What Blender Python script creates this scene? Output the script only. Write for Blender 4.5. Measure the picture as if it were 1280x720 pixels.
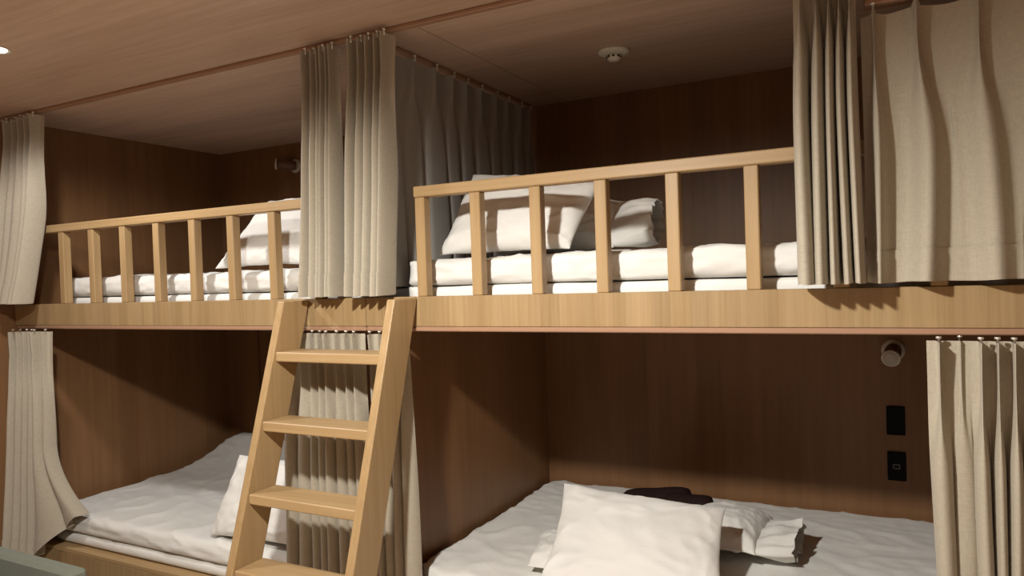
import bpy, math, random
from mathutils import Vector, Matrix, noise

# ------------------------------------------------------------------ camera, world, exposure
scene = bpy.context.scene
for o in list(bpy.data.objects):
    bpy.data.objects.remove(o)
COL = scene.collection

CAM_LOC = Vector((0.0, -1.95, 1.50))
YAW, PITCH, ROLL, FPX = math.radians(-27.8), math.radians(-0.926), math.radians(-1.92), 912.2
cam_data = bpy.data.cameras.new('camera')
cam = bpy.data.objects.new('camera', cam_data)
COL.objects.link(cam)
fw = Vector((math.sin(YAW) * math.cos(PITCH), math.cos(YAW) * math.cos(PITCH), math.sin(PITCH)))
rt = Vector((math.cos(YAW), -math.sin(YAW), 0))
up = rt.cross(fw)
r2 = rt * math.cos(ROLL) + up * math.sin(ROLL)
u2 = -rt * math.sin(ROLL) + up * math.cos(ROLL)
cam.matrix_world = Matrix(((r2.x, u2.x, -fw.x, CAM_LOC.x), (r2.y, u2.y, -fw.y, CAM_LOC.y),
                           (r2.z, u2.z, -fw.z, CAM_LOC.z), (0, 0, 0, 1)))
cam_data.sensor_fit = 'HORIZONTAL'
cam_data.sensor_width = 36.0
cam_data.lens = FPX / 1280 * 36.0
cam_data.clip_start = 0.02
scene.camera = cam

world = bpy.data.worlds.new('world')
scene.world = world
world.use_nodes = True
world.node_tree.nodes['Background'].inputs[0].default_value = (1.0, 0.85, 0.7, 1)
world.node_tree.nodes['Background'].inputs[1].default_value = 0.02

scene.view_settings.view_transform = 'Standard'
scene.view_settings.look = 'None'
scene.view_settings.gamma = 1.0
scene.view_settings.use_curve_mapping = False
scene.view_settings.exposure = -0.25

KEY_POWER = 245.0       # recessed downlight in front of the ladder
LEFT_POWER = 52.0       # recessed downlight near the left wall
RIGHT_EXTRA_POWER = 10.0  # weak extra lamp, added out of view
REAR_FILL_POWER = 120.0  # fill lamps added behind the camera to raise the ambient bounce
LAMP_COL = (1.0, 0.97, 0.90)

# ------------------------------------------------------------------ key dimensions (metres)
XL, XM, XE = -3.68, -1.59, 0.50      # left wall, joint between the two bunks, right end of the bunks
YB = 1.22                            # back wall
ZC = 2.31                            # ceiling
ZF0, ZF1 = 1.347, 1.444              # fascia bottom and top
YR = -4.20                           # wall behind the camera
XR = 1.30                            # right wall of the room

# ------------------------------------------------------------------ materials
def new_mat(name):
    m = bpy.data.materials.new(name)
    m.use_nodes = True
    nt = m.node_tree
    return m, nt, nt.nodes['Principled BSDF']

def wood(name, base, dark, axis='Z', strips=0.0, rough=0.45, grain=1.0, contrast=0.5, strip_amt=0.12):
    m, nt, b = new_mat(name)
    N, L = nt.nodes, nt.links
    tc = N.new('ShaderNodeTexCoord')
    oi = N.new('ShaderNodeObjectInfo')
    add = N.new('ShaderNodeVectorMath'); add.operation = 'ADD'
    mul = N.new('ShaderNodeVectorMath'); mul.operation = 'SCALE'
    comb = N.new('ShaderNodeCombineXYZ')
    for i in range(3):
        L.new(oi.outputs['Random'], comb.inputs[i])
    mul.inputs['Scale'].default_value = 7.3
    L.new(comb.outputs[0], mul.inputs[0])
    L.new(tc.outputs['Object'], add.inputs[0]); L.new(mul.outputs[0], add.inputs[1])
    mp = N.new('ShaderNodeMapping')
    k = 'XYZ'.index(axis)
    sc = [70 * grain] * 3; sc[k] = 2.2
    mp.inputs['Scale'].default_value = sc
    L.new(add.outputs[0], mp.inputs[0])
    n1 = N.new('ShaderNodeTexNoise'); n1.inputs['Scale'].default_value = 1.0
    n1.inputs['Detail'].default_value = 5; n1.inputs['Roughness'].default_value = 0.62
    L.new(mp.outputs[0], n1.inputs['Vector'])
    mp2 = N.new('ShaderNodeMapping')
    sc2 = [11 * grain] * 3; sc2[k] = 0.7
    mp2.inputs['Scale'].default_value = sc2
    L.new(add.outputs[0], mp2.inputs[0])
    n2 = N.new('ShaderNodeTexNoise'); n2.inputs['Scale'].default_value = 1.0
    n2.inputs['Detail'].default_value = 3; n2.inputs['Distortion'].default_value = 0.8
    L.new(mp2.outputs[0], n2.inputs['Vector'])
    mx = N.new('ShaderNodeMath'); mx.operation = 'MULTIPLY_ADD'
    mx.inputs[1].default_value = 0.55
    sc3 = N.new('ShaderNodeMath'); sc3.operation = 'MULTIPLY'; sc3.inputs[1].default_value = 0.45
    L.new(n2.outputs['Fac'], sc3.inputs[0])
    L.new(n1.outputs['Fac'], mx.inputs[0]); L.new(sc3.outputs[0], mx.inputs[2])
    ramp = N.new('ShaderNodeValToRGB')
    ramp.color_ramp.elements[0].position = 0.5 - 0.2 / max(contrast, 0.1) * 0.6
    ramp.color_ramp.elements[1].position = 0.5 + 0.2 / max(contrast, 0.1) * 0.6
    ramp.color_ramp.elements[0].color = (*dark, 1); ramp.color_ramp.elements[1].color = (*base, 1)
    L.new(mx.outputs[0], ramp.inputs[0])
    col = ramp.outputs[0]
    if strips > 0:
        sep = N.new('ShaderNodeSeparateXYZ'); L.new(tc.outputs['Object'], sep.inputs[0])
        if axis == 'Z':
            s = N.new('ShaderNodeMath'); s.operation = 'ADD'
            L.new(sep.outputs[0], s.inputs[0]); L.new(sep.outputs[1], s.inputs[1]); src = s.outputs[0]
        else:
            src = sep.outputs[1]
        d = N.new('ShaderNodeMath'); d.operation = 'DIVIDE'; d.inputs[1].default_value = strips
        L.new(src, d.inputs[0])
        fl = N.new('ShaderNodeMath'); fl.operation = 'FLOOR'; L.new(d.outputs[0], fl.inputs[0])
        wn = N.new('ShaderNodeTexWhiteNoise'); wn.noise_dimensions = '1D'; L.new(fl.outputs[0], wn.inputs['W'])
        mr = N.new('ShaderNodeMapRange'); mr.inputs['To Min'].default_value = 1 - strip_amt
        mr.inputs['To Max'].default_value = 1 + strip_amt
        L.new(wn.outputs['Value'], mr.inputs['Value'])
        vm = N.new('ShaderNodeVectorMath'); vm.operation = 'SCALE'
        L.new(col, vm.inputs[0]); L.new(mr.outputs[0], vm.inputs['Scale'])
        col = vm.outputs[0]
    L.new(col, b.inputs['Base Color'])
    b.inputs['Roughness'].default_value = rough
    b.inputs['Specular IOR Level'].default_value = 0.35
    bp = N.new('ShaderNodeBump'); bp.inputs['Strength'].default_value = 0.08; bp.inputs['Distance'].default_value = 0.002
    L.new(n1.outputs['Fac'], bp.inputs['Height']); L.new(bp.outputs[0], b.inputs['Normal'])
    return m

def fabric(name, colr, colr2, scale=(1700, 1700, 1700), rough=0.9, bump=0.25, sheen=0.15, amount=1.0, wrinkle=0.0):
    m, nt, b = new_mat(name)
    N, L = nt.nodes, nt.links
    tc = N.new('ShaderNodeTexCoord')
    mpa = N.new('ShaderNodeMapping'); mpa.inputs['Scale'].default_value = (scale[0], scale[1], scale[2] * 0.10)
    mpb = N.new('ShaderNodeMapping'); mpb.inputs['Scale'].default_value = (scale[0] * 0.10, scale[1] * 0.10, scale[2])
    na = N.new('ShaderNodeTexNoise'); nb = N.new('ShaderNodeTexNoise')
    for mpn, n in ((mpa, na), (mpb, nb)):
        L.new(tc.outputs['Object'], mpn.inputs[0]); L.new(mpn.outputs[0], n.inputs['Vector'])
        n.inputs['Scale'].default_value = 0.35; n.inputs['Detail'].default_value = 3
    ad = N.new('ShaderNodeMath'); ad.operation = 'ADD'
    L.new(na.outputs['Fac'], ad.inputs[0]); L.new(nb.outputs['Fac'], ad.inputs[1])
    mr = N.new('ShaderNodeMapRange'); mr.inputs['From Min'].default_value = 1 - 0.35 / amount
    mr.inputs['From Max'].default_value = 1 + 0.35 / amount
    L.new(ad.outputs[0], mr.inputs['Value'])
    mix = N.new('ShaderNodeMix'); mix.data_type = 'RGBA'
    mix.inputs[6].default_value = (*colr2, 1); mix.inputs[7].default_value = (*colr, 1)
    L.new(mr.outputs[0], mix.inputs[0])
    L.new(mix.outputs[2], b.inputs['Base Color'])
    b.inputs['Roughness'].default_value = rough
    b.inputs['Specular IOR Level'].default_value = 0.12
    b.inputs['Sheen Weight'].default_value = sheen
    bp = N.new('ShaderNodeBump'); bp.inputs['Strength'].default_value = bump; bp.inputs['Distance'].default_value = 0.001
    L.new(ad.outputs[0], bp.inputs['Height']); L.new(bp.outputs[0], b.inputs['Normal'])
    if wrinkle > 0:
        # soft creases of loosely laid cotton: ridged, distorted noise
        n3 = N.new('ShaderNodeTexNoise'); n3.inputs['Scale'].default_value = 5.5; n3.inputs['Detail'].default_value = 2.5
        n3.inputs['Distortion'].default_value = 1.3; n3.inputs['Roughness'].default_value = .45
        mp3 = N.new('ShaderNodeMapping'); mp3.inputs['Scale'].default_value = (1.0, 1.0, 1.7); mp3.inputs['Rotation'].default_value = (.3, .5, .7)
        L.new(tc.outputs['Object'], mp3.inputs[0]); L.new(mp3.outputs[0], n3.inputs['Vector'])
        sb = N.new('ShaderNodeMath'); sb.operation = 'SUBTRACT'; sb.inputs[1].default_value = .5; L.new(n3.outputs['Fac'], sb.inputs[0])
        ab = N.new('ShaderNodeMath'); ab.operation = 'ABSOLUTE'; L.new(sb.outputs[0], ab.inputs[0])
        pw = N.new('ShaderNodeMath'); pw.operation = 'POWER'; pw.inputs[1].default_value = 1.3; L.new(ab.outputs[0], pw.inputs[0])
        b3 = N.new('ShaderNodeBump'); b3.inputs['Strength'].default_value = wrinkle; b3.inputs['Distance'].default_value = .02; b3.invert = True
        L.new(pw.outputs[0], b3.inputs['Height']); L.new(bp.outputs[0], b3.inputs['Normal']); L.new(b3.outputs[0], b.inputs['Normal'])
    return m

def plain(name, colr, rough=0.5, metal=0.0, emit=None, strength=0.0):
    m, nt, b = new_mat(name)
    N, L = nt.nodes, nt.links
    n = N.new('ShaderNodeTexNoise'); n.inputs['Scale'].default_value = 35
    mr = N.new('ShaderNodeMapRange'); mr.inputs['To Min'].default_value = rough - 0.05; mr.inputs['To Max'].default_value = rough + 0.05
    L.new(n.outputs['Fac'], mr.inputs['Value']); L.new(mr.outputs[0], b.inputs['Roughness'])
    b.inputs['Base Color'].default_value = (*colr, 1)
    b.inputs['Metallic'].default_value = metal
    if emit:
        b.inputs['Emission Color'].default_value = (*emit, 1); b.inputs['Emission Strength'].default_value = strength
    return m

M = {}
M['oak'] = wood('oak_solid', (0.42, 0.283, 0.142), (0.33, 0.210, 0.095), 'Z', rough=0.42, contrast=.8)
M['oak_x'] = wood('oak_solid_lengthwise', (0.45, 0.304, 0.155), (0.345, 0.222, 0.102), 'X', rough=0.42, contrast=.8)
M['fascia'] = wood('oak_fascia_veneer', (0.375, 0.258, 0.132), (0.29, 0.188, 0.087), 'Z', strips=0.055, rough=0.42, strip_amt=0.07, contrast=.9, grain=1.3)
M['wall'] = wood('oak_wall_veneer', (0.255, 0.132, 0.060), (0.180, 0.088, 0.037), 'Z', strips=0.11, rough=0.42, strip_amt=0.07, grain=0.7)
M['ceil'] = wood('oak_ceiling_veneer', (0.58, 0.42, 0.32), (0.45, 0.305, 0.22), 'X', strips=0.13, rough=0.5, strip_amt=0.06, grain=0.6, contrast=.85)
M['trim'] = wood('rosy_wood_trim', (0.38, 0.225, 0.145), (0.31, 0.175, 0.105), 'X', rough=0.4)
M['bulk'] = wood('bulkhead_veneer', (0.45, 0.235, 0.115), (0.36, 0.175, 0.08), 'X', rough=0.45)
M['floor'] = wood('floor_boards', (0.62, 0.53, 0.44), (0.52, 0.43, 0.35), 'X', strips=0.12, rough=0.4)
M['plaster'] = plain('warm_plaster', (0.72, 0.65, 0.55), 0.85)
M['curtain'] = fabric('linen_curtain', (0.45, 0.40, 0.315), (0.36, 0.315, 0.24))
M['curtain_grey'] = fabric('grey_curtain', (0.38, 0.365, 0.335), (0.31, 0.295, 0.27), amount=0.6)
M['sheet'] = fabric('white_cotton', (0.77, 0.755, 0.715), (0.74, 0.725, 0.685), rough=0.85, bump=0.05, amount=0.6, wrinkle=.35)
M['dark_cloth'] = fabric('dark_brown_cloth', (0.030, 0.014, 0.012), (0.018, 0.009, 0.008), sheen=0.0)
M['sofa'] = fabric('green_grey_upholstery', (0.20, 0.215, 0.170), (0.16, 0.17, 0.135), amount=0.7)
M['white_plastic'] = plain('white_plastic', (0.72, 0.68, 0.58), 0.45)
M['cream_lamp'] = plain('cream_lamp_enamel', (0.62, 0.56, 0.47), 0.4)
M['brown_lamp'] = plain('brown_lamp_barrel', (0.16, 0.085, 0.05), 0.4)
M['dark_hole'] = plain('dark_slot', (0.01, 0.008, 0.006), 0.8)
M['grille'] = plain('lamp_face', (0.42, 0.37, 0.31), 0.5)
M['black'] = plain('black_socket', (0.004, 0.004, 0.006), 0.6)
M['black'].node_tree.nodes['Principled BSDF'].inputs['Specular IOR Level'].default_value = .12
M['socket_mark'] = plain('socket_mark', (0.16, 0.15, 0.14), 0.4)
M['chrome'] = plain('hook_metal', (0.75, 0.7, 0.62), 0.3, 0.6)
M['lens'] = plain('downlight_lens', (0.9, 0.85, 0.75), 0.4, 0.0, LAMP_COL, 14.0)

# ------------------------------------------------------------------ helpers
def link(name, verts, faces, mat, parent=None, smooth=False, loc=(0, 0, 0)):
    me = bpy.data.meshes.new(name)
    me.from_pydata([tuple(v) for v in verts], [], faces)
    me.update()
    if smooth:
        me.polygons.foreach_set('use_smooth', [True] * len(me.polygons))
    me.materials.append(M[mat])
    o = bpy.data.objects.new(name, me)
    COL.objects.link(o)
    o.location = loc
    if parent:
        o.parent = parent
    return o

def empty(name, loc, label=None, cat=None, group=None):
    o = bpy.data.objects.new(name, None)
    o.empty_display_size = 0.1
    COL.objects.link(o); o.location = loc
    tag(o, label, cat, group)
    return o

def tag(o, label=None, cat=None, group=None, kind=None):
    if label: o['label'] = label
    if cat: o['category'] = cat
    if group: o['group'] = group
    if kind: o['kind'] = kind
    return o

class MB:
    """collects boxes, tubes and lathes into one mesh (one part)"""
    def __init__(s): s.v = []; s.f = []
    def add(s, vs, fs):
        n = len(s.v); s.v += [Vector(v) for v in vs]; s.f += [tuple(i + n for i in f) for f in fs]; return s
    def box(s, x0, x1, y0, y1, z0, z1, bev=0.0):
        if bev <= 0:
            vs = [(x, y, z) for z in (z0, z1) for y in (y0, y1) for x in (x0, x1)]
            return s.add(vs, [(0, 2, 3, 1), (4, 5, 7, 6), (0, 1, 5, 4), (2, 6, 7, 3), (0, 4, 6, 2), (1, 3, 7, 5)])
        b = bev
        vs = []; idx = {}
        for ix in (0, 1):
            for iy in (0, 1):
                for iz in (0, 1):
                    X, Y, Z = (x0, x1)[ix], (y0, y1)[iy], (z0, z1)[iz]
                    dx, dy, dz = (b, -b)[ix], (b, -b)[iy], (b, -b)[iz]
                    for ax, p in enumerate(((X, Y + dy, Z + dz), (X + dx, Y, Z + dz), (X + dx, Y + dy, Z))):
                        idx[(ix, iy, iz, ax)] = len(vs); vs.append(p)
        fs = []
        for a in (0, 1):
            fs.append([idx[(a, p, q, 0)] for p, q in ((0, 0), (1, 0), (1, 1), (0, 1))])
            fs.append([idx[(p, a, q, 1)] for p, q in ((0, 0), (1, 0), (1, 1), (0, 1))])
            fs.append([idx[(p, q, a, 2)] for p, q in ((0, 0), (1, 0), (1, 1), (0, 1))])
        for p in (0, 1):
            for q in (0, 1):
                fs.append([idx[(0, p, q, 1)], idx[(1, p, q, 1)], idx[(1, p, q, 2)], idx[(0, p, q, 2)]])
                fs.append([idx[(p, 0, q, 0)], idx[(p, 1, q, 0)], idx[(p, 1, q, 2)], idx[(p, 0, q, 2)]])
                fs.append([idx[(p, q, 0, 0)], idx[(p, q, 1, 0)], idx[(p, q, 1, 1)], idx[(p, q, 0, 1)]])
                for r in (0, 1):
                    fs.append([idx[(p, q, r, 0)], idx[(p, q, r, 1)], idx[(p, q, r, 2)]])
        # orient outwards
        c = Vector(((x0 + x1) / 2, (y0 + y1) / 2, (z0 + z1) / 2)); out = []
        for f in fs:
            P = [Vector(vs[i]) for i in f]
            n = (P[1] - P[0]).cross(P[2] - P[0])
            if n.length < 1e-12 and len(P) > 3: n = (P[2] - P[0]).cross(P[3] - P[0])
            if n.dot(sum(P, Vector()) / len(P) - c) < 0: f = f[::-1]
            out.append(tuple(f))
        return s.add(vs, out)
    def lathe(s, prof, origin, axis, seg=24):
        """prof: list of (radius, height along axis)"""
        ax = Vector(axis).normalized()
        t = Vector((0, 0, 1)) if abs(ax.z) < 0.9 else Vector((1, 0, 0))
        e1 = ax.cross(t).normalized(); e2 = ax.cross(e1)
        o = Vector(origin); vs = []; fs = []
        for r, h in prof:
            for i in range(seg):
                a = 2 * math.pi * i / seg
                vs.append(o + ax * h + (e1 * math.cos(a) + e2 * math.sin(a)) * r)
        for j in range(len(prof) - 1):
            for i in range(seg):
                k = (i + 1) % seg
                fs.append((j * seg + i, j * seg + k, (j + 1) * seg + k, (j + 1) * seg + i))
        fs.append(tuple(range(seg))[::-1]); n = (len(prof) - 1) * seg
        fs.append(tuple(range(n, n + seg)))
        return s.add(vs, fs)
    def build(s, name, mat, parent=None, smooth=False):
        off = parent.location if parent else Vector((0, 0, 0))
        p = parent
        while p and p.parent:
            p = p.parent; off = off + p.location
        return link(name, [v - off for v in s.v], s.f, mat, parent, smooth)

def box_obj(name, b, mat, parent=None, bev=0.0):
    return MB().box(*b, bev=bev).build(name, mat, parent)

def fold_noise(p, f, seed):
    return noise.noise(Vector((p[0] * f + seed * 3.1, p[1] * f - seed * 1.7, p[2] * f + seed * 0.9)))

# ------------------------------------------------------------------ the setting
tag(box_obj('floor', (XL - .1, XR + .1, YR - .1, YB + .1, -0.1, 0), 'floor'), kind='structure')
tag(box_obj('wall_left', (XL - .1, XL, YR, YB + .1, 0, ZC + .02), 'wall'), kind='structure')
tag(box_obj('wall_back', (XL, XR + .1, YB, YB + .1, 0, ZC + .02), 'wall'), kind='structure')
tag(box_obj('wall_right', (XR, XR + .1, YR, YB, 0, ZC + .02), 'wall'), kind='structure')
tag(box_obj('wall_front', (XL - .1, XR + .1, YR - .1, YR, 0, ZC + .02), 'wall'), kind='structure')
ceil = tag(box_obj('ceiling', (XL - .1, XR + .1, YR - .1, YB + .1, ZC + .012, ZC + .1), 'dark_hole'), kind='structure')
XJ = -1.343
for b in ((XL, XR, YR, -0.036, ZC, ZC + .012),
          (XL, XJ - .0015, -0.033, YB, ZC, ZC + .012),
          (XJ + .0015, XR, -0.033, YB, ZC, ZC + .012)):
    box_obj('ceiling_panel', b, 'ceil', ceil)
# partition between the two lower bunks and the end panel of the bunks
tag(box_obj('wall_partition', (-1.575, -1.50, 0.055, YB, 0, 1.355), 'wall'), kind='structure')
tag(box_obj('wall_bunk_end', (XE, XE + .05, 0.03, YB, 0, ZC), 'wall'), kind='structure')
tag(box_obj('trim_1', (-3.545, -3.40, YB - .018, YB, 0.3, 1.355), 'wall'), kind='structure')
# bulkhead over the right curtain
bk = tag(box_obj('trim_2', (-0.055, XE, -0.045, 0.05, 2.118, ZC), 'bulk'), kind='structure')

# upper bunk decks, each with its fascia
for (x0, x1, lab) in ((XL, XM - .001, 'oak veneered upper bunk deck left of the ladder with a pale fascia board'),
                      (XM + .001, XE, 'oak veneered upper bunk deck right of the ladder with a long pale fascia board')):
    t = empty('bunk_deck', (x0, 0, ZF0), lab, 'bunk deck', 'upper bunk decks')
    box_obj('fascia_board', (x0, x1, 0, .03, ZF0, ZF1), 'fascia', t, .0015)
    box_obj('deck_board', (x0, x1, .031, YB - .004, 1.36, 1.40), 'wall', t)
# lower bed bases
for (x0, x1, lab) in ((XL, -1.576, 'low oak bed base under the mattress beside the green armchair'),
                      (-1.499, XE, 'low oak bed base under the lower right mattress')):
    t = empty('bed_base', (x0, 0, 0), lab, 'bed base', 'lower bed bases')
    box_obj('front_panel', (x0, x1, 0.0, .025, .06, .315), 'fascia', t, .0015)
    box_obj('kick_board', (x0, x1, .05, .07, 0, .06), 'wall', t)
    box_obj('platform', (x0, x1, 0.0, YB - .004, .316, .336), 'oak_x', t, .002)

# ------------------------------------------------------------------ guard rails
def guard_rail(x0, x1, first, pitch, n, lab):
    t = empty('guard_rail', (x0, 0.018, ZF1), lab, 'guard rail', 'guard rails of the upper bunks')
    box_obj('top_rail', (x0, x1, -0.002, .043, 1.765, 1.800), 'oak_x', t, .003)
    me = None
    for k in range(n):
        x = first + k * pitch
        if me is None:
            p = MB().box(x - .018, x + .018, .002, .038, ZF1, 1.765, .0025).build('post', 'oak', t); me = p
        else:
            p = me.copy(); COL.objects.link(p); p.parent = t
            p.location = (k * pitch, 0, 0)
guard_rail(-3.62, -1.70, -3.302, .2145, 8, 'shorter-looking oak guard rail on the far left upper bunk')
guard_rail(-1.378, 0.42, -1.358, .2065, 9, 'near oak guard rail on the right upper bunk, right of the ladder')

# ------------------------------------------------------------------ ladder
lad = empty('ladder', (-1.61, -0.4, 0), 'oak ladder with flat treads leaning against the bunk fascia', 'ladder')
SL = 0.31
def ladder_rail(x):
    prof = [(-0.122, 1.440), (-0.001, 1.440), (-0.001, 1.40), (-0.001 - SL * 1.40 + 0.0, 0.0), (-0.122 - SL * 1.44, 0.0)]
    prof = [(-0.122, 1.440), (-0.001, 1.440), (-0.001 - SL * 1.44, 0.0), (-0.122 - SL * 1.44, 0.0)]
    vs = [(x - .015, y, z) for y, z in prof] + [(x + .015, y, z) for y, z in prof]
    fs = [(0, 1, 2, 3), (7, 6, 5, 4)] + [(i, i + 4, (i + 1) % 4 + 4, (i + 1) % 4) for i in range(4)]
    o = MB().add(vs, fs).build('side_rail', 'oak', lad)
    bm = o.modifiers.new('bevel', 'BEVEL'); bm.width = .003; bm.segments = 2; bm.limit_method = 'ANGLE'
for x in (-1.855, -1.391):
    ladder_rail(x)
first_tread = None
for k in range(6):
    zt = 1.273 - .2195 * k
    yf = -0.122 - SL * (1.44 - zt)
    if first_tread is None:
        first_tread = MB().box(-1.8395, -1.4065, yf + .004, yf + .122, zt - .032, zt, .003).build('tread', 'oak_x', lad)
    else:
        o = first_tread.copy(); COL.objects.link(o); o.parent = lad
        o.location = (0, -SL * .2195 * k, -.2195 * k)

# ------------------------------------------------------------------ curtain rails
def rail_x(x0, x1, y, z0, z1, lab, w=.024):
    t = tag(MB().box(x0, x1, y - w / 2, y + w / 2, z0, z1, .003).build('curtain_rail', 'trim'), lab, 'curtain rail')
    return t
rail_x(XL + .01, -.058, -.034, ZC - .014, ZC, 'long rosy curtain rail running along the ceiling above the bunks')
rail_x(XL + .01, XM - .001, .011, 1.331, ZF0 - .001, 'thin rosy curtain rail under the left fascia above the lower left bed')
rail_x(XM + .001, XE, .011, 1.331, ZF0 - .001, 'thin rosy curtain rail under the right fascia above the lower right bed')
rail_x(-.053, XE, -.030, 2.103, 2.117, 'short rosy curtain rail under the bulkhead at upper right')
tag(MB().box(-1.537, -1.513, .02, YB - .01, ZC - .014, ZC, .003).build('curtain_rail', 'trim'),
    'dark curtain rail on the ceiling above the grey side curtain', 'curtain rail')

# ------------------------------------------------------------------ curtains
def curtain(lab, top, bot, y, z0, z1, n, amp=(.018, .035), seed=1, header=.10, axis='x', mat='curtain',
            ybot=0.0, body=1.0, omega=.20, group='linen bunk curtains', post=None, hooks=True, hook_h=.012,
            wid=None, edge_lift=None, sag=0.0, nv=46, belly=None, per=16, box=0.0, amps=None):
    """hangs along x (or y) between top[0]..top[1]; n pleats, peaks to the viewer"""
    rnd = random.Random(seed)
    nu = n * per
    # amps: fixed fold depths
    root = empty('curtain', ((top[0] + top[1]) / 2, y, z1) if axis == 'x' else (y, (top[0] + top[1]) / 2, z1), lab, 'curtain', group)
    ws = wid or [rnd.uniform(.65, 1.4) for _ in range(n)]
    s = sum(ws); cum = [0]
    for w in ws: cum.append(cum[-1] + w / s)
    am = amps or [rnd.uniform(.75, 1.25) for _ in range(n)]
    ph = [rnd.uniform(-1, 1) for _ in range(n + 1)]
    wpow = [rnd.uniform(-1, 1) for _ in range(n + 1)]
    H = z1 - z0
    def pt(i, v, off=0.0):
        k = min(i // per, n - 1); a = (i - k * per) / per
        phi = 2 * math.pi * a
        h = v * H                               # distance below the top
        e = min(1.0, max(0.0, (h - header * .55) / (H * .5)))
        e = e * e * (3 - 2 * e)
        # pinch pleat at the header opening into a rounded fold below
        below = min(1.0, max(0.0, (h - header) / .20)); below = below * below * (3 - 2 * below)
        fan = max(0.0, 1 - h / header) if header > 0 else 0
        s0 = .5 - .5 * math.cos(phi)
        m = abs(a - .5) * 2                     # 0 at the pleat, 1 between pleats
        fw_ = .10 + .22 * fan * fan
        hx = .5 + math.copysign(m * fw_ if m < .5 else .5 * fw_ + (m - .5) * (1 - .5 * fw_) / .5 * 1.0, a - .5) * .5
        hs = max(0.0, 1 - m / .5) ** .7 + .12 * (1 - m)
        bs = s0 ** body
        if box > 0:
            bs = bs * (1 - box) + box * max(0.0, min(1.0, (s0 - .25) * 2.2))
        sh = hs * (1 - below) + bs * below
        A = (amp[0] * (1 + .25 * fan) * (1 - e) + amp[1] * e) * am[k]
        u0 = cum[k]; du = cum[k + 1] - cum[k]
        bx = a - omega * (.35 + .65 * e) * math.sin(phi)
        uu = u0 + du * (hx * (1 - below) + bx * below)
        # slow sway of each fold down the drop
        wv = (ph[k] * (1 - a) + ph[k + 1] * a) * .35 * du * e * math.sin(2.2 * v + wpow[k])
        uu += wv
        lo, hi = top[0] + (bot[0] - top[0]) * v ** .9, top[1] + (bot[1] - top[1]) * v ** .9
        if belly:
            bl = math.sin(math.pi * min(1, v)) ; lo += belly[0] * bl; hi += belly[1] * bl
        X = lo + (hi - lo) * uu
        Y = y - A * sh + A * .35 * e + ybot * v * v - off
        Y += .006 * e * noise.noise(Vector((X * 6, seed * 2.3, h * 3)))
        Z = z1 - h
        if sag: Z -= sag * (1 - s0) * max(0, 1 - v * 6)
        Z += .004 * v * noise.noise(Vector((uu * n * 1.3, seed, 0)))
        q = Vector((X, Y, Z)) if axis == 'x' else Vector((y - (Y - y), X, Z))
        if post: q = post(q, uu, v)
        return q
    def grid(vals, off):
        vs = [pt(i, v, off) - root.location for v in vals for i in range(nu + 1)]
        W = nu + 1
        fs = [(r * W + c, r * W + c + 1, (r + 1) * W + c + 1, (r + 1) * W + c)
              for r in range(len(vals) - 1) for c in range(nu)]
        return vs, fs
    link('panel', *grid([j / nv for j in range(nv + 1)], 0), mat, root, True)
    hv = 1 - .075 / H
    hem = link('hem', *grid([hv + (1.002 - hv) * j / 5 for j in range(6)], .0028), mat, root, True)
    if hooks:
        me = None
        for k in range(n):
            q = pt(k * per + per // 2, 0) - root.location
            if me is None:
                hk = MB().lathe([(.0025, -.01), (.0025, hook_h * .6), (.006, hook_h * .6), (.006, hook_h)], (0, 0, 0), (0, 0, 1), 8).build('glider', 'chrome', None, True)
                me = hk
            else:
                hk = me.copy(); COL.objects.link(hk)
            hk.parent = root
            hk.location = q + (Vector((0, amp[0] * .6, 0)) if axis == 'x' else Vector((0, 0, 0)))
    return root

CR = ZC - .014 - .012
curtain('linen curtain bunched at the far left end of the upper left bunk', (-3.590, -3.325), (-3.655, -3.40), -.03, 1.452, CR, 5,
        (.036, .075), 11, ybot=-.06)
curtain('linen curtain bunched above the ladder, left of the pair', (-1.770, -1.630), (-1.815, -1.672), -.03, 1.453, CR, 6,
        (.042, .075), 23, header=.125)
curtain('linen curtain bunched above the ladder, right of the pair', (-1.562, -1.402), (-1.618, -1.462), -.03, 1.452, CR, 5,
        (.042, .075), 35, header=.125)
curtain('thick linen curtain bunch hanging in front of the right guard rail end', (-.205, -.072), (-.212, -.062), -.056, 1.458, CR, 5,
        (.040, .090), 47, omega=.21, wid=[1.5, 1, .9, .8, .8])
curtain('widely spread linen curtain with sparse pleats at the upper right', (-.062, .465), (-.062, .465), -.030, 1.458, 2.090, 5,
        (.030, .048), 53, header=.085, body=2.4, sag=.012, wid=[.055, .118, .118, .118, .118], hook_h=.012, omega=.03)
curtain('shaded grey curtain hanging between the two upper bunks', (.02, 1.20), (.02, 1.20), -1.525, 1.48, 2.283, 10,
        (.022, .030), 61, axis='y', mat='curtain_grey', header=.02, omega=.20, box=.7, nv=20)
def drape_left(q, u, v):
    # the right edge lies on the mattress corner and kicks outwards
    w = min(1.0, max(0.0, (u - .66) / .30)); w = w * w * (3 - 2 * w) * max(0.0, (v - .50) / .50) ** 1.5
    q = q.copy()
    q.x += .17 * w; q.z += .20 * w; q.y += .05 * w
    q.y -= .05 * (1 - u) * v
    return q
curtain('linen curtain at lower left with its corner draped on the bed', (-3.605, -3.335), (-3.655, -3.40), -.030, .30, 1.322, 6,
        (.040, .070), 73, header=.11, post=drape_left)
curtain('linen curtain seen between the ladder treads', (-1.945, -1.60), (-1.985, -1.60), .005, .345, 1.322, 8,
        (.032, .055), 83, header=.09)
curtain('linen curtain hanging just right of the ladder', (-1.57, -1.41), (-1.56, -1.395), -.005, .345, 1.322, 4,
        (.022, .050), 97, header=.09)
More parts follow.
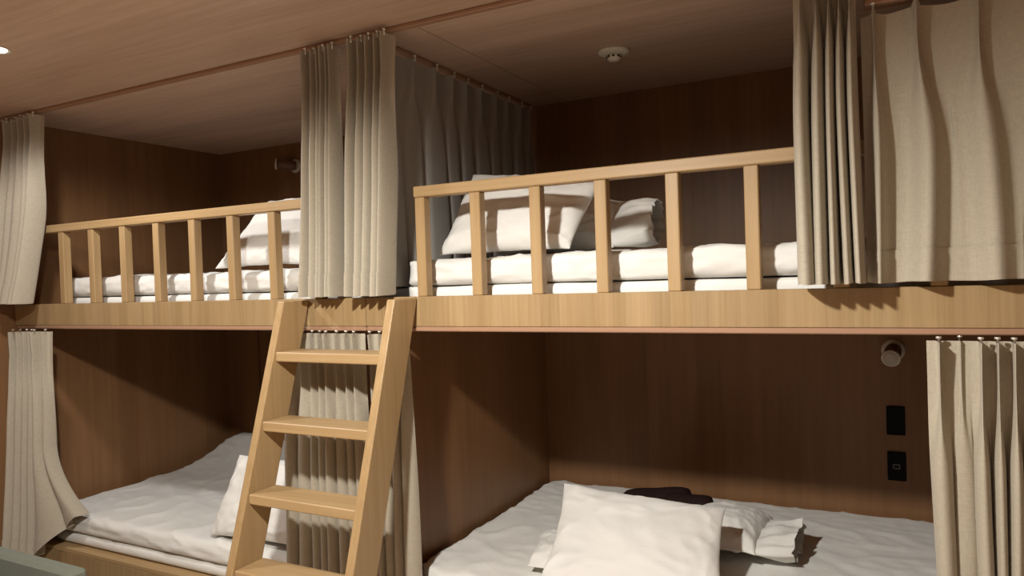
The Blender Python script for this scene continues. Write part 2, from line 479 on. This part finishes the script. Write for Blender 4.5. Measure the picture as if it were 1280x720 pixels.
curtain('linen curtain half covering the lower right bed at the right edge', (.058, .46), (.062, .46), .000, .345, 1.318, 12,
        (.040, .060), 103, header=.095, wid=[.050, .040, .036, .030, .032, .033, .035, .03, .033, .03, .033, .035], omega=.21,
        amps=[.9, .25, 1.1, 1, 1.1, .9, 1, 1.1, .9, 1, 1, 1], ybot=-.01)

# ------------------------------------------------------------------ bedding
def slab(name, b, r, mat, parent=None, seed=1, amp=.006, wr=.010, plan_r=.08, res=.016, topf=None):
    """soft rounded slab: a cube grid pulled to a rounded box, wrinkled"""
    x0, x1, y0, y1, z0, z1 = b
    nx, ny, nz = max(4, int((x1 - x0) / res)), max(4, int((y1 - y0) / res)), max(4, int((z1 - z0) / .010))
    key = {}; vs = []; fs = []
    def vid(i, j, k):
        t = (i, j, k)
        if t not in key:
            key[t] = len(vs)
            p = Vector((x0 + (x1 - x0) * i / nx, y0 + (y1 - y0) * j / ny, z0 + (z1 - z0) * k / nz))
            # plan corner rounding
            c = Vector((min(max(p.x, x0 + plan_r), x1 - plan_r), min(max(p.y, y0 + plan_r), y1 - plan_r), p.z))
            d = p - c
            if abs(d.x) > 1e-6 and abs(d.y) > 1e-6:
                m = max(abs(d.x), abs(d.y)); d = d * (m / d.length); p = c + d
            # edge rounding
            ir = r
            q = Vector((min(max(p.x, x0 + ir), x1 - ir), min(max(p.y, y0 + ir), y1 - ir), min(max(p.z, z0 + ir), z1 - ir)))
            d = p - q
            L = d.length
            nrm = d / L if L > 1e-6 else Vector((0, 0, 1))
            if L > ir:
                side = max(abs(d.x), abs(d.y)); m = max(side, abs(d.z))
                p = q + d * (m / L) if L > 0 else p
            # wrinkles: stretched noise, diagonal on the sides
            h = amp * fold_noise((p.x, p.y, p.z * 2), 4.0, seed)
            g = fold_noise((p.x * .8 + p.z * 2.6, p.y * .8 + p.x * .3, p.z * 3), 7.0, seed + 5)
            g2 = fold_noise((p.x * .7 - p.z * 2.0, p.y * 2.2 + p.x * .8, p.z * 4), 9.0, seed + 9)
            g3 = fold_noise((p.x * 1.3 + p.y * .7, p.y * .6 - p.x * .5, p.z * 1.5), 2.6, seed + 14)
            patch = max(0.0, min(1.0, .5 + 1.6 * g3))
            h += wr * ((1 - min(1, abs(g) * 3.2)) ** 1.5 * .55 * patch + (1 - min(1, abs(g2) * 3.5)) ** 1.5 * .40 * (1 - patch) - .15)
            if k > 0: p = p + Vector((nrm.x, nrm.y, max(0.0, nrm.z))) * h
            if topf: p = topf(p, k / nz)
            vs.append(p)
        return key[t]
    for i in range(nx):
        for j in range(ny):
            fs.append((vid(i, j, nz), vid(i + 1, j, nz), vid(i + 1, j + 1, nz), vid(i, j + 1, nz)))
            fs.append((vid(i, j, 0), vid(i, j + 1, 0), vid(i + 1, j + 1, 0), vid(i + 1, j, 0)))
    for i in range(nx):
        for k in range(nz):
            fs.append((vid(i, 0, k), vid(i + 1, 0, k), vid(i + 1, 0, k + 1), vid(i, 0, k + 1)))
            fs.append((vid(i, ny, k), vid(i, ny, k + 1), vid(i + 1, ny, k + 1), vid(i + 1, ny, k)))
    for j in range(ny):
        for k in range(nz):
            fs.append((vid(0, j, k), vid(0, j, k + 1), vid(0, j + 1, k + 1), vid(0, j + 1, k)))
            fs.append((vid(nx, j, k), vid(nx, j + 1, k), vid(nx, j + 1, k + 1), vid(nx, j, k + 1)))
    base = Vector(((x0 + x1) / 2, (y0 + y1) / 2, z0))
    o = link(name, [v - base for v in vs], fs, mat, parent, True, base)
    return o

def bed(x0, x1, y0, y1, zb, zp, zt, where, seed, topf=None, pr=.10):
    tag(slab('mattress_pad', (x0, x1, y0, y1, zb, zp), .022, 'sheet', None, seed, .003, .003, pr),
        'thin white mattress pad at the bottom of the bedding on the ' + where, 'mattress pad', 'mattress pads')
    tag(slab('mattress', (x0 + .005, x1 - .005, y0 - .004, y1, zp + .0035, zt), .030, 'sheet', None, seed + 3, .008, .017, pr, topf=topf),
        'white sheeted mattress lying on the thin pad of the ' + where, 'mattress', 'white mattresses')
bed(-3.43, -1.64, .072, 1.19, 1.401, 1.468, 1.556, 'upper left bunk', 3)
bed(-1.488, .46, .072, 1.19, 1.401, 1.474, 1.566, 'upper right bunk', 7, None, .06)
def lift_ll(p, t):
    e = max(0.0, (p.y - .75) / .45)
    w = max(0.0, (-2.9 - p.x) / .7)
    p.z += (.05 * min(1, e) ** 1.5 * min(1.0, w) + .10 * min(1, e) ** 2) * t
    return p
bed(-3.62, -1.60, .04, 1.20, .337, .385, .475, 'lower left bunk', 13, lift_ll, .17)
bed(-1.485, .46, .06, 1.205, .337, .41, .525, 'lower right bunk', 19)

def pillow(lab, BL, BR, TR, TL, T=.07, seed=1, mat='sheet', n=56, flap=None, back=.7, group='white pillows', wr=.006, ear=.05):
    """BL..TL: world corners seen from the front; bulges along the face normal"""
    BL, BR, TR, TL = [Vector(p) for p in (BL, BR, TR, TL)]
    nrm = (BR - BL).cross(TL - BL).normalized()
    base = (BL + BR) / 2
    root = empty('pillow', base, lab, 'pillow', group)
    vs = []; fs = []
    def P(a, b, side):
        pa = a * (1 - ear * (1 - b * b)); pb = b * (1 - ear * (1 - a * a))
        u, v = pa * .5 + .5, pb * .5 + .5
        p = BL * (1 - u) * (1 - v) + BR * u * (1 - v) + TR * u * v + TL * (1 - u) * v
        t = max(0.0, (1 - abs(a) ** 2.4) * (1 - abs(b) ** 2.4)) ** .5
        t *= 1 + .12 * noise.noise(Vector((a * 1.3 + seed, b * 1.3, seed * .7)))
        d = T * t * (1 if side > 0 else back)
        # creases: ridged noise, stronger near the corners
        cr = noise.noise(Vector((a * 1.8 + b * 1.1 + seed * 2.1, b * 2.2 - a * .6, seed)))
        c2 = noise.noise(Vector((a * 3.2 - b * 2.4 + seed, b * 1.6 + a * 3.0, seed * 1.9)))
        edge = .25 + .75 * max(abs(a), abs(b)) ** 2
        ridge = lambda q, w_: (1 - min(1.0, abs(q) * w_)) ** 1.6
        d += (wr * ridge(cr, 4) * .9 + wr * ridge(c2, 4.5) * edge) * min(1, t * 2.5)
        # tight gathers running into the corners
        ang = math.atan2(abs(b) - .2, abs(a) - .2); rad = math.hypot(abs(a) - 1, abs(b) - 1)
        d += wr * .7 * math.sin(ang * 14 + seed * (1 + (a > 0) + 2 * (b > 0))) * math.exp(-(rad / .38) ** 2) * min(1, t * 4)
        w = .012 * noise.noise(Vector((a * 2 + seed, b * 2, 5.0 + seed)))
        return p + nrm * (d * side + w * .6)
    W = n + 1
    for side in (1, -1):
        for j in range(W):
            for i in range(W):
                # denser towards the edges
                a = math.sin((i / n - .5) * math.pi); b = math.sin((j / n - .5) * math.pi)
                vs.append(P(a, b, side) - base)
    for s in (0, 1):
        for j in range(n):
            for i in range(n):
                f = (s * W * W + j * W + i, s * W * W + j * W + i + 1, s * W * W + (j + 1) * W + i + 1, s * W * W + (j + 1) * W + i)
                fs.append(f if s == 0 else f[::-1])
    o = link('pillow_body', vs, fs, mat, root, True)
    # weld the two faces along the seam
    import bmesh
    bm = bmesh.new(); bm.from_mesh(o.data); bmesh.ops.remove_doubles(bm, verts=bm.verts, dist=1e-5); bm.to_mesh(o.data); bm.free()
    o.data.polygons.foreach_set('use_smooth', [True] * len(o.data.polygons))
    if flap:
        # open, ruffled end of the pillowcase beyond the right seam
        L, half = flap
        e_dir = ((BR - BL) + (TR - TL)).normalized()
        vs = []; fs = []; seg = 48; rings = 10
        for k in range(rings + 1):
            s = k / rings
            for i in range(seg):
                th = 2 * math.pi * i / seg
                b = math.cos(th); w = math.sin(th)
                edge = BR * (.5 - b * .47) + TR * (.5 + b * .47)
                ruf = .012 * s * math.sin(th * 11 + seed + 2 * s) + .030 * s * noise.noise(Vector((b * 4, w * 3 + s * 2, seed)))
                th_k = half * (.30 + .70 * math.sin(min(1, s * 1.3) * math.pi / 2)) + ruf
                shrink = 1 - .22 * s * s
                ctr = (BR + TR) / 2
                p = ctr + (edge - ctr) * shrink + nrm * (w * th_k) + e_dir * (-.03 + L * s + .012 * s * noise.noise(Vector((b * 3, w * 3, seed + 4))))
                vs.append(p - base)
        for k in range(rings):
            for i in range(seg):
                j = (i + 1) % seg
                fs.append((k * seg + i, k * seg + j, (k + 1) * seg + j, (k + 1) * seg + i))
        link('pillowcase_end', vs, fs, mat, root, True)
    return root

# upper left bunk
pillow('white pillow propped upright on the upper left bunk behind the guard rail', (-2.49, .15, 1.572), (-1.93, .15, 1.572), (-1.93, .31, 1.85), (-2.34, .31, 1.85), .05, 3)
# upper right bunk
pillow('white pillow standing upright on the upper right bunk, front one behind the rail', (-1.385, .15, 1.579), (-.895, .14, 1.579), (-.825, .28, 1.805), (-1.32, .29, 1.865), .065, 5)
pillow('white pillow with open ruffled case end behind the upright pillow, upper right bunk', (-1.30, .40, 1.585), (-.83, .36, 1.585), (-.84, .52, 1.75), (-1.30, .56, 1.75), .07, 8, flap=(.17, .06))
# lower left bunk
pillow('white pillow propped on the lower left bed behind the ladder', (-2.50, .075, .49), (-1.95, .10, .495), (-1.96, .25, .79), (-2.47, .22, .785), .055, 12)
# lower right bunk
pillow('large bright white pillow propped at the front of the lower right bed', (-.995, .035, .548), (-.425, .035, .548), (-.495, .39, .742), (-1.047, .38, .768), .055, 15, wr=.005, ear=.07)
pillow('white pillow lying flat under the left side of the large bright pillow', (-1.08, .14, .560), (-.72, .20, .560), (-.74, .50, .560), (-1.17, .42, .560), .055, 18, back=.2)
pillow('white pillow with open ruffled case end behind the large bright pillow', (-.72, .47, .582), (-.42, .45, .582), (-.41, .80, .586), (-.68, .80, .580), .080, 21, back=.15, flap=(.14, .040))

cl = empty('folded_cloth', (-.85, .93, .53), 'dark brown rolled cloth lying behind the large bright pillow', 'cloth')
def roll(p0, p1, r0, r1, seed):
    p0, p1 = Vector(p0), Vector(p1); ax = (p1 - p0).normalized(); e1 = ax.cross(Vector((0, 0, 1))).normalized(); e2 = e1.cross(ax)
    vs = []; fs = []; seg, rings = 20, 14
    for k in range(rings + 1):
        s = k / rings; r = (r0 + (r1 - r0) * s) * (max(0.02, 1 - abs(2 * s - 1) ** 8)) ** .5
        for i in range(seg):
            a = 2 * math.pi * i / seg
            rr = r * (1 + .14 * noise.noise(Vector((math.cos(a) * 2, math.sin(a) * 2, s * 3 + seed))))
            vs.append(p0 + (p1 - p0) * s + e1 * rr * 1.5 * math.cos(a) + e2 * rr * math.sin(a) - cl.location)
    for k in range(rings):
        for i in range(seg):
            j = (i + 1) % seg
            fs.append((k * seg + i, k * seg + j, (k + 1) * seg + j, (k + 1) * seg + i))
    fs.append(tuple(range(seg))[::-1]); fs.append(tuple(range(rings * seg, rings * seg + seg)))
    link('fold', vs, fs, 'dark_cloth', cl, True)
roll((-1.04, .96, .565), (-.74, .93, .590), .022, .048, 1)
roll((-.84, .885, .585), (-.645, .89, .588), .032, .034, 4)

# ------------------------------------------------------------------ wall lamps, sockets, detector
def reading_lamp(lab, base, direction, sc=1.0, barrel='brown_lamp', length=.062):
    b = Vector(base)
    t = empty('reading_lamp', b, lab, 'lamp', 'wall reading lamps')
    MB().lathe([(.042 * sc, 0), (.042 * sc, .006), (.038 * sc, .010), (.012 * sc, .011)], b, (0, -1, 0), 32).build('wall_plate', 'cream_lamp', t, True)
    d = Vector(direction).normalized()
    c = b + Vector((0, -.03 * sc, 0))
    MB().lathe([(.012 * sc, -.0), (.012 * sc, .03 * sc)], b, (0, -1, 0), 16).build('swivel', 'cream_lamp', t, True)
    h = MB().lathe([(.020 * sc, -.02), (.027 * sc, -.012), (.029 * sc, 0), (.029 * sc, length)], c, d, 32).build('lamp_head', barrel, t, True)
    f = MB().lathe([(.029 * sc, length - .002), (.033 * sc, length - .0015), (.033 * sc, length + .008), (.027 * sc, length + .009)], c, d, 32).build('rim', 'cream_lamp', t, True)
    MB().lathe([(.026 * sc, length + .004), (.026 * sc, length + .0105), (.02 * sc, length + .0105)], c, d, 32).build('lamp_face', 'grille', t, True)
reading_lamp('reading lamp with brown barrel on the lower right back wall above the black sockets', (-.018, YB, 1.165), (-.12, -1, -.33))
reading_lamp('cream reading lamp on the back wall of the upper left bunk', (-3.055, YB, 2.178), (-1, -.9, .12), .95, length=.085)

for z, lab, mark in ((.893, 'plain black wall socket plate below the reading lamp, upper of two', False),
                     (.716, 'black wall socket plate with small square outlet, lower of two', True)):
    t = empty('socket_plate', (-.015, YB, z), lab, 'socket', 'black socket plates')
    MB().box(-.047, .017, YB - .008, YB, z - .056, z + .056, .003).build('plate', 'black', t)
    MB().box(-.032, .002, YB - .0095, YB - .008, z - .034, z + .034, .0006).build('insert', 'black', t)
    if mark:
        b = MB()
        for q in ((-.028, -.004, z + .006, z + .009), (-.028, -.004, z - .009, z - .006), (-.028, -.025, z - .009, z + .009), (-.007, -.004, z - .009, z + .009)):
            b.box(q[0], q[1], YB - .0105, YB - .0095, q[2], q[3])
        b.build('outlet_outline', 'socket_mark', t)

sd = empty('smoke_detector', (-.895, .605, ZC), 'white round smoke detector on the ceiling of the upper right bunk', 'smoke detector')
MB().lathe([(.058, 0), (.058, .006), (.050, .012), (.030, .016)], sd.location, (0, 0, -1), 40).build('base', 'white_plastic', sd, True)
MB().lathe([(.024, .014), (.024, .030), (.020, .036), (.010, .038)], sd.location, (0, 0, -1), 32).build('sensor_cap', 'white_plastic', sd, True)
for k in range(8):
    a = 2 * math.pi * k / 8 + .28
    c = sd.location + Vector((math.cos(a) * .0235, math.sin(a) * .0235, -.023))
    MB().box(c.x - .004, c.x + .004, c.y - .004, c.y + .004, c.z - .0035, c.z + .0035, .001).build('vent_slot', 'dark_hole', sd)

# ------------------------------------------------------------------ armchair at the lower left
ac = empty('armchair', (-2.72, -.80, 0), 'grey green upholstered armchair at the lower left corner', 'armchair')
MB().box(-3.02, -2.48, -1.10, -.50, .20, .36, .03).build('seat_frame', 'sofa', ac)
slab('seat_cushion', (-2.96, -2.47, -1.09, -.51, .36, .47), .03, 'sofa', None, 31, .002, .002, .04).parent = ac
for o in [c for c in ac.children if c.name.startswith('seat_cushion')]:
    o.location = o.location - ac.location
for y0, y1 in ((-.500, -.435), (-1.165, -1.10)):
    MB().box(-3.02, -2.485, y0, y1, .20, .548, .012).build('arm', 'sofa', ac)
MB().box(-3.13, -3.02, -1.165, -.435, .20, .74, .02).build('backrest', 'sofa', ac)
for x in (-3.08, -2.54):
    for y in (-1.12, -.48):
        MB().lathe([(.016, 0), (.022, .20)], (x, y, 0), (0, 0, 1), 12).build('leg', 'oak', ac, True)

# ------------------------------------------------------------------ recessed downlights
def downlight(x, y, power, lab, size=math.radians(174), blend=.50, col=LAMP_COL):
    t = empty('downlight', (x, y, ZC), lab, 'downlight', 'recessed ceiling downlights')
    MB().lathe([(.052, 0), (.052, .003), (.046, .004), (.042, .001)], t.location, (0, 0, -1), 32).build('trim_ring', 'white_plastic', t, True)
    MB().lathe([(.040, .0005), (.040, .0022), (.03, .0022)], t.location, (0, 0, -1), 32).build('lens', 'lens', t, True)
    l = bpy.data.lights.new('lamp_light', 'SPOT')
    l.energy = power; l.color = col; l.spot_size = size; l.spot_blend = blend; l.shadow_soft_size = .05
    lo = bpy.data.objects.new('lamp_light', l); COL.objects.link(lo); lo.parent = t
    lo.location = (0, 0, -.045)
downlight(-.95, -1.52, KEY_POWER, 'recessed downlight in the ceiling in front of the ladder')
downlight(-2.63, -.59, LEFT_POWER, 'recessed downlight glowing at the left edge of the ceiling', math.radians(172), .30, col=(1.0, .98, .95))
downlight(.75, -1.52, RIGHT_EXTRA_POWER, 'weak extra downlight added out of view in the ceiling near the right wall', math.radians(104), .30)  # added extra light, no visible source on this side
for x, lab in ((-2.63, 'added unseen fill downlight in the rear ceiling near the left wall'), (-.95, 'added unseen fill downlight in the rear ceiling behind the viewer'),
               (.75, 'added unseen fill downlight in the rear ceiling near the right wall')):
    downlight(x, -2.75, REAR_FILL_POWER, lab, math.radians(104), .30)  # unseen fill, added so the floor bounces light onto ceiling and curtains
